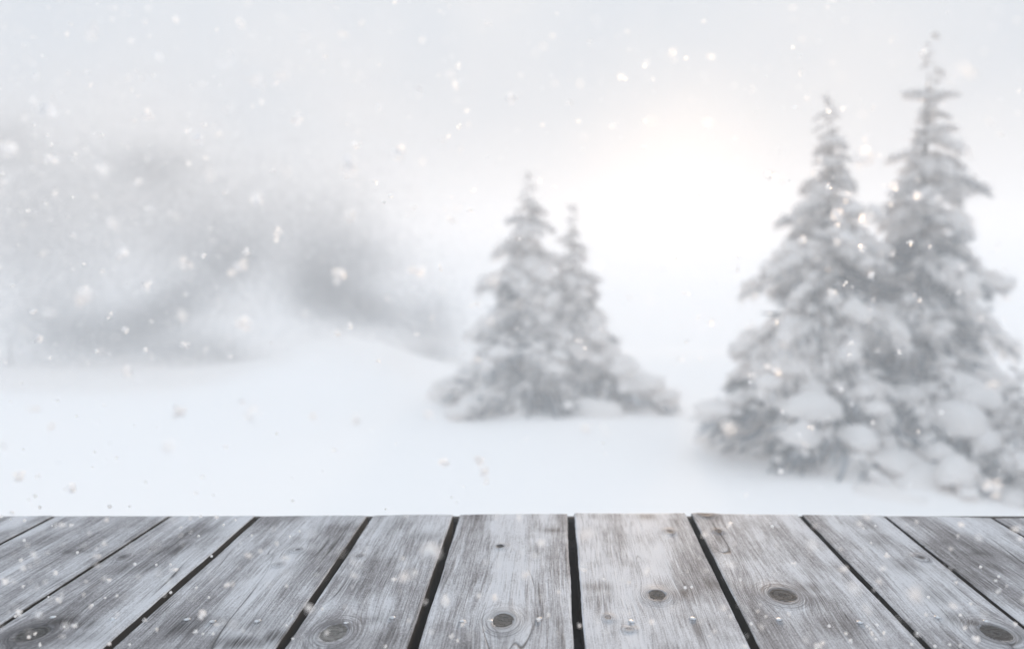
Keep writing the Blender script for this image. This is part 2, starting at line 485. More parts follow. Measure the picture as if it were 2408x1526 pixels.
def build_plank(i):
    (xa, ya, ka), (xb, yb, kb) = LINES[i], LINES[i + 1]
    wa, wb = GAP_W[i] * 0.6, GAP_W[i + 1] * 0.6
    yend = 0.5 * (ya + yb)
    in_view = EXTRA - 1 <= i <= len(LINES) - 1 - EXTRA
    dense = 0.0028 if in_view else 0.02
    yv = list(np.arange(Y_NEAR, 0.70, 0.05)) + list(np.arange(0.70, yend - 0.0045, dense)) + [yend - 0.0045, yend - 0.002, yend - 0.0005, yend]
    nu = 62 if in_view else 14
    e = np.linspace(0, 1, nu)
    u01 = np.concatenate([[0.0, 0.004, 0.012, 0.022], e[2:-2], [0.978, 0.988, 0.996, 1.0]])
    u01 = np.unique(u01)
    yv = np.array(yv)
    Y, U = np.meshgrid(yv, u01, indexing='ij')
    Y = Y + (ya + (yb - ya) * U - yend) * (Y - Y_NEAR) / (yend - Y_NEAR)
    XL, XR = xa + ka * (Y - ya) + wa, xb + kb * (Y - yb) - wb
    X = XL + (XR - XL) * U
    rs = random.Random(100 + i)
    # slightly uneven sawn edges
    wob = np.array([[mnoise.noise((y * 9.0, i * 3.3, s * 7.0)) * 0.0011 + mnoise.noise((y * 55.0, i * 1.3, s * 5.0)) * 0.0004 for y in yv] for s in (0, 1)])
    X = X + wob[0][:, None] * (1 - U) ** 6 + wob[1][:, None] * U ** 6
    width = XR - XL
    du = np.minimum(U, 1 - U) * width
    dv = ya + (yb - ya) * U - Y
    Z = np.zeros_like(X)
    cup = rs.uniform(-0.0012, 0.0012)
    Z += cup * (2 * U - 1) ** 2 + rs.uniform(-0.0005, 0.0005)
    for d_, r_ in ((du, 0.0018), (dv, 0.003)):
        q = np.clip(1 - d_ / r_, 0, 1)
        Z -= r_ * (1 - np.sqrt(np.clip(1 - q * q, 0, 1))) * 0.8
    # the grain runs along the plank and parts round each knot
    mid_x = (XL + XR) / 2
    G = X - mid_x
    V = Y.copy()
    KR = np.full_like(X, 9.0)
    HALO = np.zeros_like(X)
    for kx, ky, ka_, kb_, dark, own in W_KNOTS:
        if not inside(i, kx, ky, -0.02): continue
        el = kb_ / ka_
        mxk = (xa + ka * (ky - ya) + xb + kb * (ky - yb)) / 2
        A = ka_ * 1.04
        slope = (ka + kb) / 2
        xx = X - kx - slope * (Y - ky)
        yy = (Y - ky) / el
        r2 = np.maximum(xx * xx + yy * yy, A * A)
        G = G - A * A * xx / r2
        r = np.sqrt(xx * xx + yy * yy) / ka_
        KR = np.minimum(KR, r)
        Z += 0.0012 * np.exp(-((r - 1.0) / 0.9) ** 2)
        if own: HALO = np.maximum(HALO, (0.10 + 0.45 * dark) * np.exp(-((r - 0.9) / 0.55) ** 2))
        if own: Z -= 0.004 * np.clip((0.84 - r) / 0.1, 0, 1)
    G = G + 0.0035 * np.array([[mnoise.noise((x * 10, y * 4.0, i * 2.0)) for x in u01] for y in yv])
    ST = HALO.copy()
    for sx, sy, ssx, ssy, k in W_STAINS:
        if not inside(i, sx, sy, -0.01): continue
        sl = (ka + kb) / 2
        xx = X - sx - sl * (Y - sy)
        ST = np.maximum(ST, k * np.exp(-(xx / (ssx * 1.1)) ** 2 - ((Y - sy) / (ssy * 1.5)) ** 2))
    for kx, ky, ka_, kb_, dark, own in W_KNOTS:
        if own or not inside(i, kx, ky, -0.02): continue
        ST = np.maximum(ST, dark * np.exp(-((X - kx) / ka_) ** 2 - ((Y - ky) / kb_) ** 2))
    ny, nx = X.shape
    verts = np.stack([X, Y, DECK_Z + Z], -1).reshape(-1, 3)
    idx = np.arange(ny * nx).reshape(ny, nx)
    quads = np.stack([idx[:-1, :-1], idx[:-1, 1:], idx[1:, 1:], idx[1:, :-1]], -1).reshape(-1, 4)
    per = np.concatenate([idx[0, :], idx[1:, -1], idx[-1, -2::-1], idx[-2:0:-1, 0]])
    low = verts[per].copy()
    low[:, 2] = DECK_Z - PLANK_T
    n0 = len(verts)
    m = len(per)
    faces = [tuple(q) for q in quads.tolist()]
    for k in range(m):
        a, b = int(per[k]), int(per[(k + 1) % m])
        faces.append((b, a, n0 + k, n0 + (k + 1) % m))
    faces.append(tuple(n0 + k for k in range(m))[::-1])
    allv = np.concatenate([verts, low])
    me = bpy.data.meshes.new('plank')
    me.from_pydata(allv.tolist(), [], faces)
    me.materials.append(M_WOOD)
    me.materials.append(M_RAW_SHADE)
    me.polygons.foreach_set('material_index', [0] * len(quads) + [1] * (len(faces) - len(quads)))
    sm = [True] * len(quads) + [False] * (len(faces) - len(quads))
    me.polygons.foreach_set('use_smooth', sm)
    for nm, arr in (('grain', G), ('along', V), ('knot_ring', KR), ('stain', ST)):
        at_ = me.attributes.new(nm, 'FLOAT', 'POINT')
        flat = np.concatenate([arr.reshape(-1), arr.reshape(-1)[per]]).astype(np.float32)
        at_.data.foreach_set('value', flat)
    me.update()
    return link('plank', me, deck)


def build_knot(kx, ky, ka, kb, dark, parent, seed):
    rs = random.Random(seed)
    rings, seg = 7, 28
    verts, faces, R_, A_, V_ = [(kx, ky, DECK_Z + 0.0006)], [], [0.0], [0.0], [ky]
    ph = rs.uniform(0, 6)
    for r in range(1, rings + 1):
        q = r / rings
        for s in range(seg):
            th = 2 * math.pi * s / seg
            w = 1 + 0.06 * math.sin(2 * th + ph) + 0.04 * math.sin(3 * th + 2 * ph)
            z = 0.0015 - 0.0009 * (1 - q ** 2) - 0.0009 * max(0.0, (q - 0.9) / 0.1) + rs.uniform(-0.0003, 0.0003)
            x, y = kx + ka * q * w * math.cos(th), ky + kb * q * w * math.sin(th)
            verts.append((x, y, DECK_Z + z))
            R_.append(q); A_.append(x); V_.append(y)
    for s in range(seg): faces.append((0, 1 + s, 1 + (s + 1) % seg))
    for r in range(rings - 1):
        for s in range(seg):
            a, b = 1 + r * seg + s, 1 + r * seg + (s + 1) % seg
            faces.append((a, a + seg, b + seg, b))
    me = mesh('knot', verts, faces, M_KNOT, True)
    for nm, arr in (('knot_ring', R_), ('grain', A_), ('along', V_), ('stain', [dark] * len(R_))):
        me.attributes.new(nm, 'FLOAT', 'POINT').data.foreach_set('value', arr)
    return link('knot', me, parent)


def nail_mesh():
    verts, faces = [(0, 0, 0.0009)], []
    seg = 14
    for r, z in ((0.0024, 0.0008), (0.0036, 0.0004), (0.0038, -0.0004), (0.0016, -0.001), (0.0015, -0.02)):
        for s in range(seg):
            th = 2 * math.pi * s / seg
            verts.append((r * math.cos(th), r * math.sin(th), z))
    for s in range(seg): faces.append((0, 1 + s, 1 + (s + 1) % seg))
    for k in range(4):
        for s in range(seg):
            a, b = 1 + k * seg + s, 1 + k * seg + (s + 1) % seg
            faces.append((a, a + seg, b + seg, b))
    return mesh('nail', verts, faces, M_NAIL, True)


NAIL = nail_mesh()
NAILS = [(265, 1456), (440, 1457), (500, 1462), (606, 1461), (815, 1466), (922, 1453), (1152, 1461), (1087, 1461), (1267, 1456), (1484, 1462), (1629, 1455),
         (1832, 1457), (2022, 1464), (2205, 1452), (2320, 1462), (124, 1452)]
planks = [build_plank(i) for i in range(len(LINES) - 1)]
for n, (kx, ky, ka, kb, dark, own) in enumerate(W_KNOTS):
    if not own: continue
    for i, p in enumerate(planks):
        if inside(i, kx, ky): build_knot(kx, ky, ka, kb, dark, p, n)
for n, (px, py) in enumerate(NAILS):
    q = on_plane(px, py)
    for i, p in enumerate(planks):
        if inside(i, q.x, q.y, 0.006):
            o = link('nail', NAIL, p, (q.x, q.y, DECK_Z + 0.0008))
            o.rotation_euler = (random.uniform(-0.08, 0.08), random.uniform(-0.08, 0.08), random.uniform(0, 3))


def box_mesh(name, x0, x1, y0, y1, z0, z1, mat):
    bm = bmesh.new()
    bmesh.ops.create_cube(bm, size=1.0, matrix=Matrix.Translation(((x0 + x1) / 2, (y0 + y1) / 2, (z0 + z1) / 2)) @ Matrix.Diagonal((x1 - x0, y1 - y0, z1 - z0, 1)))
    bmesh.ops.bevel(bm, geom=bm.edges[:], offset=0.004, segments=1, affect='EDGES')
    me = bpy.data.meshes.new(name)
    bm.to_mesh(me); bm.free()
    me.materials.append(mat)
    return me


DX0, DX1 = -1.6, 1.75
for yj in (-0.35, 0.1, 0.53, 0.956, 1.315):
    link('joist', box_mesh('joist', DX0, DX1, yj - 0.022, yj + 0.022, DECK_Z - PLANK_T - 0.15, DECK_Z - PLANK_T - 0.001, M_TIMBER), deck)
link('added_blackout_board', box_mesh('added_blackout_board', DX0, DX1, -0.4, 1.337, DECK_Z - PLANK_T - 0.172, DECK_Z - PLANK_T - 0.152, M_TIMBER), deck)  # added sheet, shuts out light from below so the gaps go black
link('fascia', box_mesh('fascia', DX0, DX1, 1.368, 1.390, DECK_Z - PLANK_T - 0.15, DECK_Z - 0.018, M_TIMBER), deck)
for xp in (-1.45, 0.0, 1.6):
    for yp in (-0.3, 1.25):
        link('post', box_mesh('post', xp - 0.05, xp + 0.05, yp - 0.05, yp + 0.05, -0.2, DECK_Z - PLANK_T - 0.174, M_TIMBER), deck)


# ------------------------------------------------------------------ snow-laden spruces
_bm = bmesh.new()
bmesh.ops.create_icosphere(_bm, subdivisions=2, radius=1.0)
ICO_V = [v.co.copy() for v in _bm.verts]
ICO_F = [tuple(v.index for v in f.verts) for f in _bm.faces]
_bm.free()


def bough_variant(seed, haze_white=0.0):
    """A drooping bough one metre long along +X: a mesh of needle sprays and a mesh of the snow lying on it."""
    rs = random.Random(seed)
    droop = rs.uniform(0.32, 0.55)
    wide = rs.uniform(0.30, 0.46)
    amount = rs.choice((0.55, 0.75, 0.95, 1.15, 1.35))

    def curve(t): return Vector((t, 0.0, 0.06 * t - droop * t * t))

    def half(t): return wide * math.sin(math.pi * min(1.0, 0.10 + 0.90 * t) ** 0.8) + 0.02
    verts, faces = [], []

    def quad(p, d, side, ln, w):
        k = len(verts)
        a = p + side * w
        b = p - side * w
        verts.extend([a, b, p + d * ln - side * w * 0.25, p + d * ln + side * w * 0.25])
        faces.append((k, k + 1, k + 2, k + 3))
    white = []      # frosted sprays, plus whitened ones standing in for haze
    for n in range(400):
        t = rs.uniform(0.05, 1.0) ** 0.85
        s = rs.uniform(-1, 1)
        p = curve(t) + Vector((0, s * half(t), -0.10 * abs(s) * half(t) - rs.uniform(0.0, 0.06)))
        d = Vector((0.6 + 0.3 * t, s * 0.9 + rs.uniform(-0.3, 0.3), -0.35 - rs.uniform(0, 0.9))).normalized()
        side = d.cross(Vector((rs.uniform(-1, 1), rs.uniform(-1, 1), rs.uniform(-0.5, 1)))).normalized()
        white.append(rs.random() < max(haze_white, 0.5 * t * t))
        quad(p + (Vector((0, 0, 0.05)) if white[-1] else Vector((0, 0, 0))), d, side, rs.uniform(0.08, 0.19), rs.uniform(0.010, 0.022))
    for n in range(70):    # hanging sprays
        t = rs.uniform(0.25, 1.0)
        s = rs.uniform(-0.9, 0.9)
        p = curve(t) + Vector((0, s * half(t), -0.05))
        d = Vector((rs.uniform(-0.3, 0.7), s * 0.4 + rs.uniform(-0.5, 0.5), -1)).normalized()
        side = d.cross(Vector((rs.uniform(-1, 1), rs.uniform(-1, 1), 0.1))).normalized()
        white.append(rs.random() < max(haze_white, 0.10))
        quad(p, d, side, rs.uniform(0.10, 0.24), rs.uniform(0.012, 0.024))
    # the woody stem
    seg = 5
    k0 = len(verts)
    for j in range(6):
        t = j / 5 * 0.9
        for s in range(seg):
            th = 2 * math.pi * s / seg
            r = 0.022 * (1 - 0.8 * t)
            verts.append(curve(t) + Vector((0, r * math.cos(th), r * math.sin(th) - 0.02)))
    for j in range(5):
        for s in range(seg):
            a, b = k0 + j * seg + s, k0 + j * seg + (s + 1) % seg
            faces.append((a, b, b + seg, a + seg))
    needles = mesh('bough', verts, faces, M_NEEDLE)
    needles.materials.append(M_SNOW)
    needles.polygons.foreach_set('material_index', [int(w) for w in white] + [0] * (len(faces) - len(white)))

    for nm in ('tip',):
        needles.attributes.new(nm, 'FLOAT', 'POINT').data.foreach_set('value', [min(1.0, max(0.0, v[0])) for v in verts])

    verts, faces = [], []

    def lump(c, rx, ry, rz, az, ph):
        """An uneven clump of snow: rounded above, flatter below, sagging at its sides."""
        k = len(verts)
        ca, sa = math.cos(az), math.sin(az)
        for v in ICO_V:
            n1 = 1 + 0.42 * mnoise.noise(v * 1.6 + Vector((ph, ph * 0.7, 0))) + 0.26 * mnoise.noise(v * 4.1 + Vector((0, ph, ph))) + 0.13 * mnoise.noise(v * 9.0 + Vector((ph, 0, ph)))
            x, y, z = v.x * rx * n1, v.y * ry * n1, v.z * rz * n1
            if z < 0: z *= 0.45
            z -= 0.35 * rz * (v.x * v.x + v.y * v.y)
            verts.append(c + Vector((x * ca - y * sa, x * sa + y * ca, z)))
        faces.extend(tuple(k + i_ for i_ in f) for f in ICO_F)
    n_main = rs.randrange(4, 7)
    for n in range(n_main):
        t = 0.25 + 0.72 * (n + rs.uniform(-0.25, 0.25)) / max(1, n_main - 1)
        s = rs.uniform(-0.5, 0.5)
        c = curve(t) + Vector((0, s * half(t), 0.03 + rs.uniform(-0.01, 0.03)))
        r = (0.10 + 0.10 * rs.random()) * (0.55 + 0.5 * amount)
        lump(c, r * rs.uniform(0.9, 1.4), r * rs.uniform(0.75, 1.15), r * rs.uniform(0.45, 0.75), rs.uniform(-0.6, 0.6), seed * 1.3 + n * 2.7)
    for n in range(int(10 + 14 * amount)):
        t = rs.uniform(0.12, 1.05)
        s = rs.uniform(-1, 1)
        c = curve(t) + Vector((rs.uniform(-0.03, 0.06), s * half(t) * 0.95, 0.015 - 0.10 * abs(s) * half(t)))
        r = rs.uniform(0.022, 0.075)
        lump(c, r * rs.uniform(0.9, 1.9), r * rs.uniform(0.7, 1.1), r * rs.uniform(0.5, 0.9), rs.uniform(-1.0, 1.0) + s * 0.6, seed * 0.7 + n * 1.9)
    snow = mesh('snow_clump', verts, faces, M_SNOW, True)
    return needles, snow


BOUGHS = [bough_variant(40 + k) for k in range(16)]
HAZE_WHITENED = [bough_variant(70 + k, 0.74 + 0.05 * (k % 4)) for k in range(8)]       # upper boughs whitened: the haze fading the tops is put into their colour


def trunk_mesh(h, r):
    verts, faces = [], []
    seg, n = 9, 10
    for j in range(n + 1):
        q = j / n
        rr = r * (1 - q) ** 0.85 * (1.0 + 0.35 * max(0, 0.08 - q) / 0.08) + 0.006
        bx, by = 0.02 * h * mnoise.noise((q * 3, h, 0)), 0.02 * h * mnoise.noise((q * 3, h, 9))
        for s in range(seg):
            th = 2 * math.pi * s / seg
            verts.append((bx + rr * math.cos(th), by + rr * math.sin(th), -0.25 + q * (h + 0.25)))
    for j in range(n):
        for s in range(seg):
            a, b = j * seg + s, j * seg + (s + 1) % seg
            faces.append((a, b, b + seg, a + seg))
    faces.append(tuple(range(n * seg, (n + 1) * seg)))
    return mesh('trunk', verts, faces, M_BARK, True)


def add_bough(root, z, az, length, pitch, seed, lift=1.0, wid=1.0, haze_white=0.0):
    rs = random.Random(seed)
    nd, sn = rs.choice(HAZE_WHITENED) if rs.random() < haze_white else rs.choice(BOUGHS)
    b = link('bough', nd, root, (0.03 * math.cos(az), 0.03 * math.sin(az), z))
    b.rotation_euler = (rs.uniform(-0.25, 0.25), pitch, az)
    b.scale = (length, length * wid * rs.uniform(0.85, 1.15), length * lift * rs.uniform(0.85, 1.15))
    link('snow_clump', sn, b)
    return b


def spruce(base_px, base_py, top_py, dist, half_px, label, seed, whorls=17, group=None, hero=(), power=1.3, per=(9, 5), name='snowy_spruce', z_fix=None):
    rs = random.Random(seed)
    p = at(base_px, base_py, dist)
    gzv = gz(p.x, p.y)
    p.z = gzv - 0.03
    top = at(base_px, top_py, dist).z
    H = top - p.z
    R = half_px * dist / FPX
    root = link(name, None, None, p)
    tag(root, label, 'spruce tree', group)
    link('trunk', trunk_mesh(H * 0.90, 0.022 * H), root)
    vs, fs = [], []
    for n in range(int(1500 * (H / 4.6) ** 2)):   # the dark inner sprays round the trunk
        q = 0.52 * rs.random() ** 1.2
        a = rs.uniform(0, 6.283)
        rr = (R * (1 - q) ** power) * (0.55 + 0.3 * (q < 0.12)) * math.sqrt(rs.random()) + 0.02
        c = Vector((rr * math.cos(a), rr * math.sin(a), H * (0.03 + 0.94 * q)))
        d = Vector((math.cos(a) + rs.uniform(-0.5, 0.5), math.sin(a) + rs.uniform(-0.5, 0.5), rs.uniform(-1.0, 0.2))).normalized()
        sd_ = d.cross(Vector((rs.gauss(0, 1), rs.gauss(0, 1), rs.gauss(0, 1)))).normalized() * rs.uniform(0.012, 0.03)
        d *= rs.uniform(0.12, 0.30)
        k = len(vs)
        vs.extend([c - sd_, c + sd_, c + d + sd_ * 0.3, c + d - sd_ * 0.3]); fs.append((k, k + 1, k + 2, k + 3))
    tag(link('inner_foliage', mesh('inner_foliage', vs, fs, M_NEEDLE), root), kind='stuff')
    for w in range(whorls):
        q = (w + 0.15) / whorls
        q = q ** 0.92
        z = H * (0.065 + 0.91 * q)
        rad = R * ((1 - q) ** power + 0.25 * max(0.0, 0.25 - q) / 0.25) + 0.07
        nb = int(round((per[0] + (per[1] - per[0]) * q) * (0.6 if q < 0.16 else 1.2 if q < 0.55 else 1.5)))
        off = rs.uniform(0, 6.28)
        for k in range(nb):
            az = off + 2 * math.pi * k / nb + rs.uniform(-0.3, 0.3)
            L = rad * (0.30 + 0.85 * rs.random())
            # boughs low on the tree hang down on the snow, those at the top reach up
            pitch = 0.34 - 0.55 * q + rs.uniform(-0.35, 0.35)
            if q < 0.12: pitch = -0.02 + rs.uniform(-0.08, 0.12)
            add_bough(root, max(0.04, z + rs.uniform(-0.055, 0.055) * H), az, L, pitch, rs.random(), 1.0 + 0.25 * q, 1.0 + 0.25 * q, 2.4 * q + 0.06)  # more whitened boughs with height, in place of haze
    for k in range(2):      # the leader at the very top
        add_bough(root, H * (0.93 + 0.015 * k), rs.uniform(0, 6.28), 0.10 + 0.02 * k, -1.0 + rs.uniform(-0.3, 0.3), rs.random(), haze_white=1.0)
    for hz, haz, hl, hp, hw, hlft in hero:
        add_bough(root, hz, haz, hl, hp, seed + hz, hlft, hw)
    return root


DOWN = -math.pi / 2    # azimuth that points at the camera
spruce(2158, 1105, 70, 10.5, 285, 'tallest snow-laden spruce, the pointed one at the right of the pair', 3, 19, 'snow-laden spruces')
spruce(1930, 1108, 205, 10.4, 320, 'second tallest snow-laden spruce, its slim top beside the sun glow', 8, 18, 'snow-laden spruces')
spruce(2385, 1180, 860, 9.0, 150, 'short snow-covered spruce at the right edge, lowest of the right clump', 14, 9, 'snow-laden spruces', per=(9, 5))
spruce(1245, 985, 390, 13.9, 235, 'taller spruce of the middle pair, with a pale slim top and wide snowy skirt', 33, 17, 'snow-laden spruces')
spruce(1345, 985, 470, 14.0, 185, 'shorter spruce of the middle pair, leaning into its taller neighbour on the sunward side', 39, 15, 'snow-laden spruces')


# ------------------------------------------------------------------ the far forest on the left
def tuft_cloud(name, blots, dist, parent, origin, mat, size, per_m2, seed):
    """Sprays of needles or snow gathered in loose, thinning masses."""
    rs = np.random.default_rng(seed)
    vs, fs = [], []
    for bx, by, sx, sy, ang, k in blots:
        c = at(bx, by, dist)
        wx, wy = sx * dist / FPX, sy * dist / FPX
        n = int(k * 2.3 * per_m2 * wx * wy * math.pi)
        a = math.radians(ang)
        spread = np.where(rs.random(n) < 0.5, 0.55, 1.15)
        gx, gyv, gd = rs.normal(0, 1, n) * spread * wx, rs.normal(0, 1, n) * spread * wy, rs.normal(0, 0.5, n) * wx
        x = c.x + gx * math.cos(a) - gyv * math.sin(a)
        z = c.z + gx * math.sin(a) + gyv * math.cos(a)
        y = c.y + gd
        d1 = rs.normal(size=(n, 3)); d1[:, 2] -= 0.5
        d1 /= np.linalg.norm(d1, axis=1)[:, None]
        d2 = np.cross(d1, rs.normal(size=(n, 3)))
        d2 /= np.linalg.norm(d2, axis=1)[:, None]
        sz = size * rs.uniform(0.6, 1.4, n)[:, None]
        P = np.stack([x, y, z], -1) - np.array(origin)
        quad = np.stack([P - d2 * sz * 0.28, P + d2 * sz * 0.28, P + d1 * sz + d2 * sz * 0.12, P + d1 * sz - d2 * sz * 0.12], 1)
        vs.append(quad.reshape(-1, 3))
    V = np.concatenate(vs)
    print('TUFTS', name, len(V) // 4)
    V[:, 2] = np.minimum(V[:, 2], 7.0 - origin[2])
    F = np.arange(len(V)).reshape(-1, 4)
    me = bpy.data.meshes.new(name)
    me.from_pydata(V.tolist(), [], F.tolist())
    me.materials.append(mat)
    me.update()
    return link(name, me, parent)


FAR = [
    ('dark misty spruce behind the snow mound, darkest blur of the far forest', 20.5, 800, 330,
     [(745, 655, 70, 80, 0, 0.9), (800, 700, 90, 55, -12, 0.9), (880, 735, 85, 42, -16, 0.75), (840, 610, 110, 70, 0, 0.5), (800, 520, 110, 90, 0, 0.22), (690, 560, 150, 110, 0, 0.14)],
     [(700, 600, 60, 30, 0, 0.2)]),
    ('misty spruce with a slanting dark bough left of the darkest far one', 20.0, 420, 330,
     [(410, 715, 110, 52, 25, 0.75), (550, 610, 85, 60, 30, 0.62), (330, 765, 100, 44, 8, 0.6), (470, 580, 130, 110, 0, 0.34), (360, 395, 100, 55, 0, 0.5), (420, 520, 240, 140, 0, 0.26), (640, 500, 160, 120, 0, 0.16)],
     [(560, 720, 70, 36, 25, 0.2)]),
    ('low misty spruce at the foot of the far forest above the white slope', 19.3, 440, 620,
     [(440, 830, 95, 40, 0, 0.75), (290, 815, 105, 48, 0, 0.55), (190, 790, 100, 60, 0, 0.45), (530, 835, 70, 36, 0, 0.45)],
     [(440, 800, 90, 24, 0, 0.25)]),
    ('blurred grey spruce at the far left edge of the forest', 20.0, 20, 320,
     [(10, 340, 70, 60, 0, 0.4), (30, 560, 100, 120, 0, 0.36), (200, 500, 240, 150, 0, 0.24), (80, 430, 150, 130, 0, 0.2), (110, 770, 130, 80, 0, 0.36), (30, 900, 90, 46, 0, 0.5), (150, 640, 140, 130, 0, 0.25)],
     [(70, 700, 90, 30, 0, 0.25)]),
    ('pale far spruce between the snow mound and the middle pair of spruces', 19.5, 1000, 560,
     [(995, 850, 60, 75, 0, 0.6), (1010, 760, 70, 80, 0, 0.42), (985, 920, 60, 46, 0, 0.42)],
     [(985, 800, 50, 24, 0, 0.25)]),
]
for n, (label, dist, px, top_px, dark, white) in enumerate(FAR):
    p = at(px, 760, dist)
    p.z = gz(p.x, p.y) - 0.05
    root = link('distant_spruce', None, None, p)
    tag(root, label, 'spruce tree', 'misty spruces of the far forest')
    h = at(px, top_px, dist).z - p.z
    link('trunk', trunk_mesh(h * 0.14, 0.006 * h), root)
    tuft_cloud('crown', dark, dist, root, p, M_NEEDLE, 0.018, 10000.0, 50 + n)['kind'] = 'stuff'
    tuft_cloud('snow_cover', white, dist - 0.4, root, p, M_SNOW, 0.018, 8000.0, 80 + n)['kind'] = 'stuff'

o = tuft_cloud('added_mist_tufts', [(800, 800, 150, 26, 0, 0.55), (940, 830, 90, 30, 14, 0.5), (650, 830, 90, 30, -14, 0.5), (440, 874, 180, 30, 0, 0.9),
                                    (230, 880, 190, 32, 0, 0.9), (40, 890, 120, 34, 0, 0.9), (1010, 930, 60, 30, 20, 0.4)], 16.3, None, (0, 0, 0), M_SNOW, 0.018, 8000.0, 99)  # added white tufts that blur the slope's edge like mist
tag(o, 'added white tufts softening the crest of the white slope like mist', None, None, 'stuff')

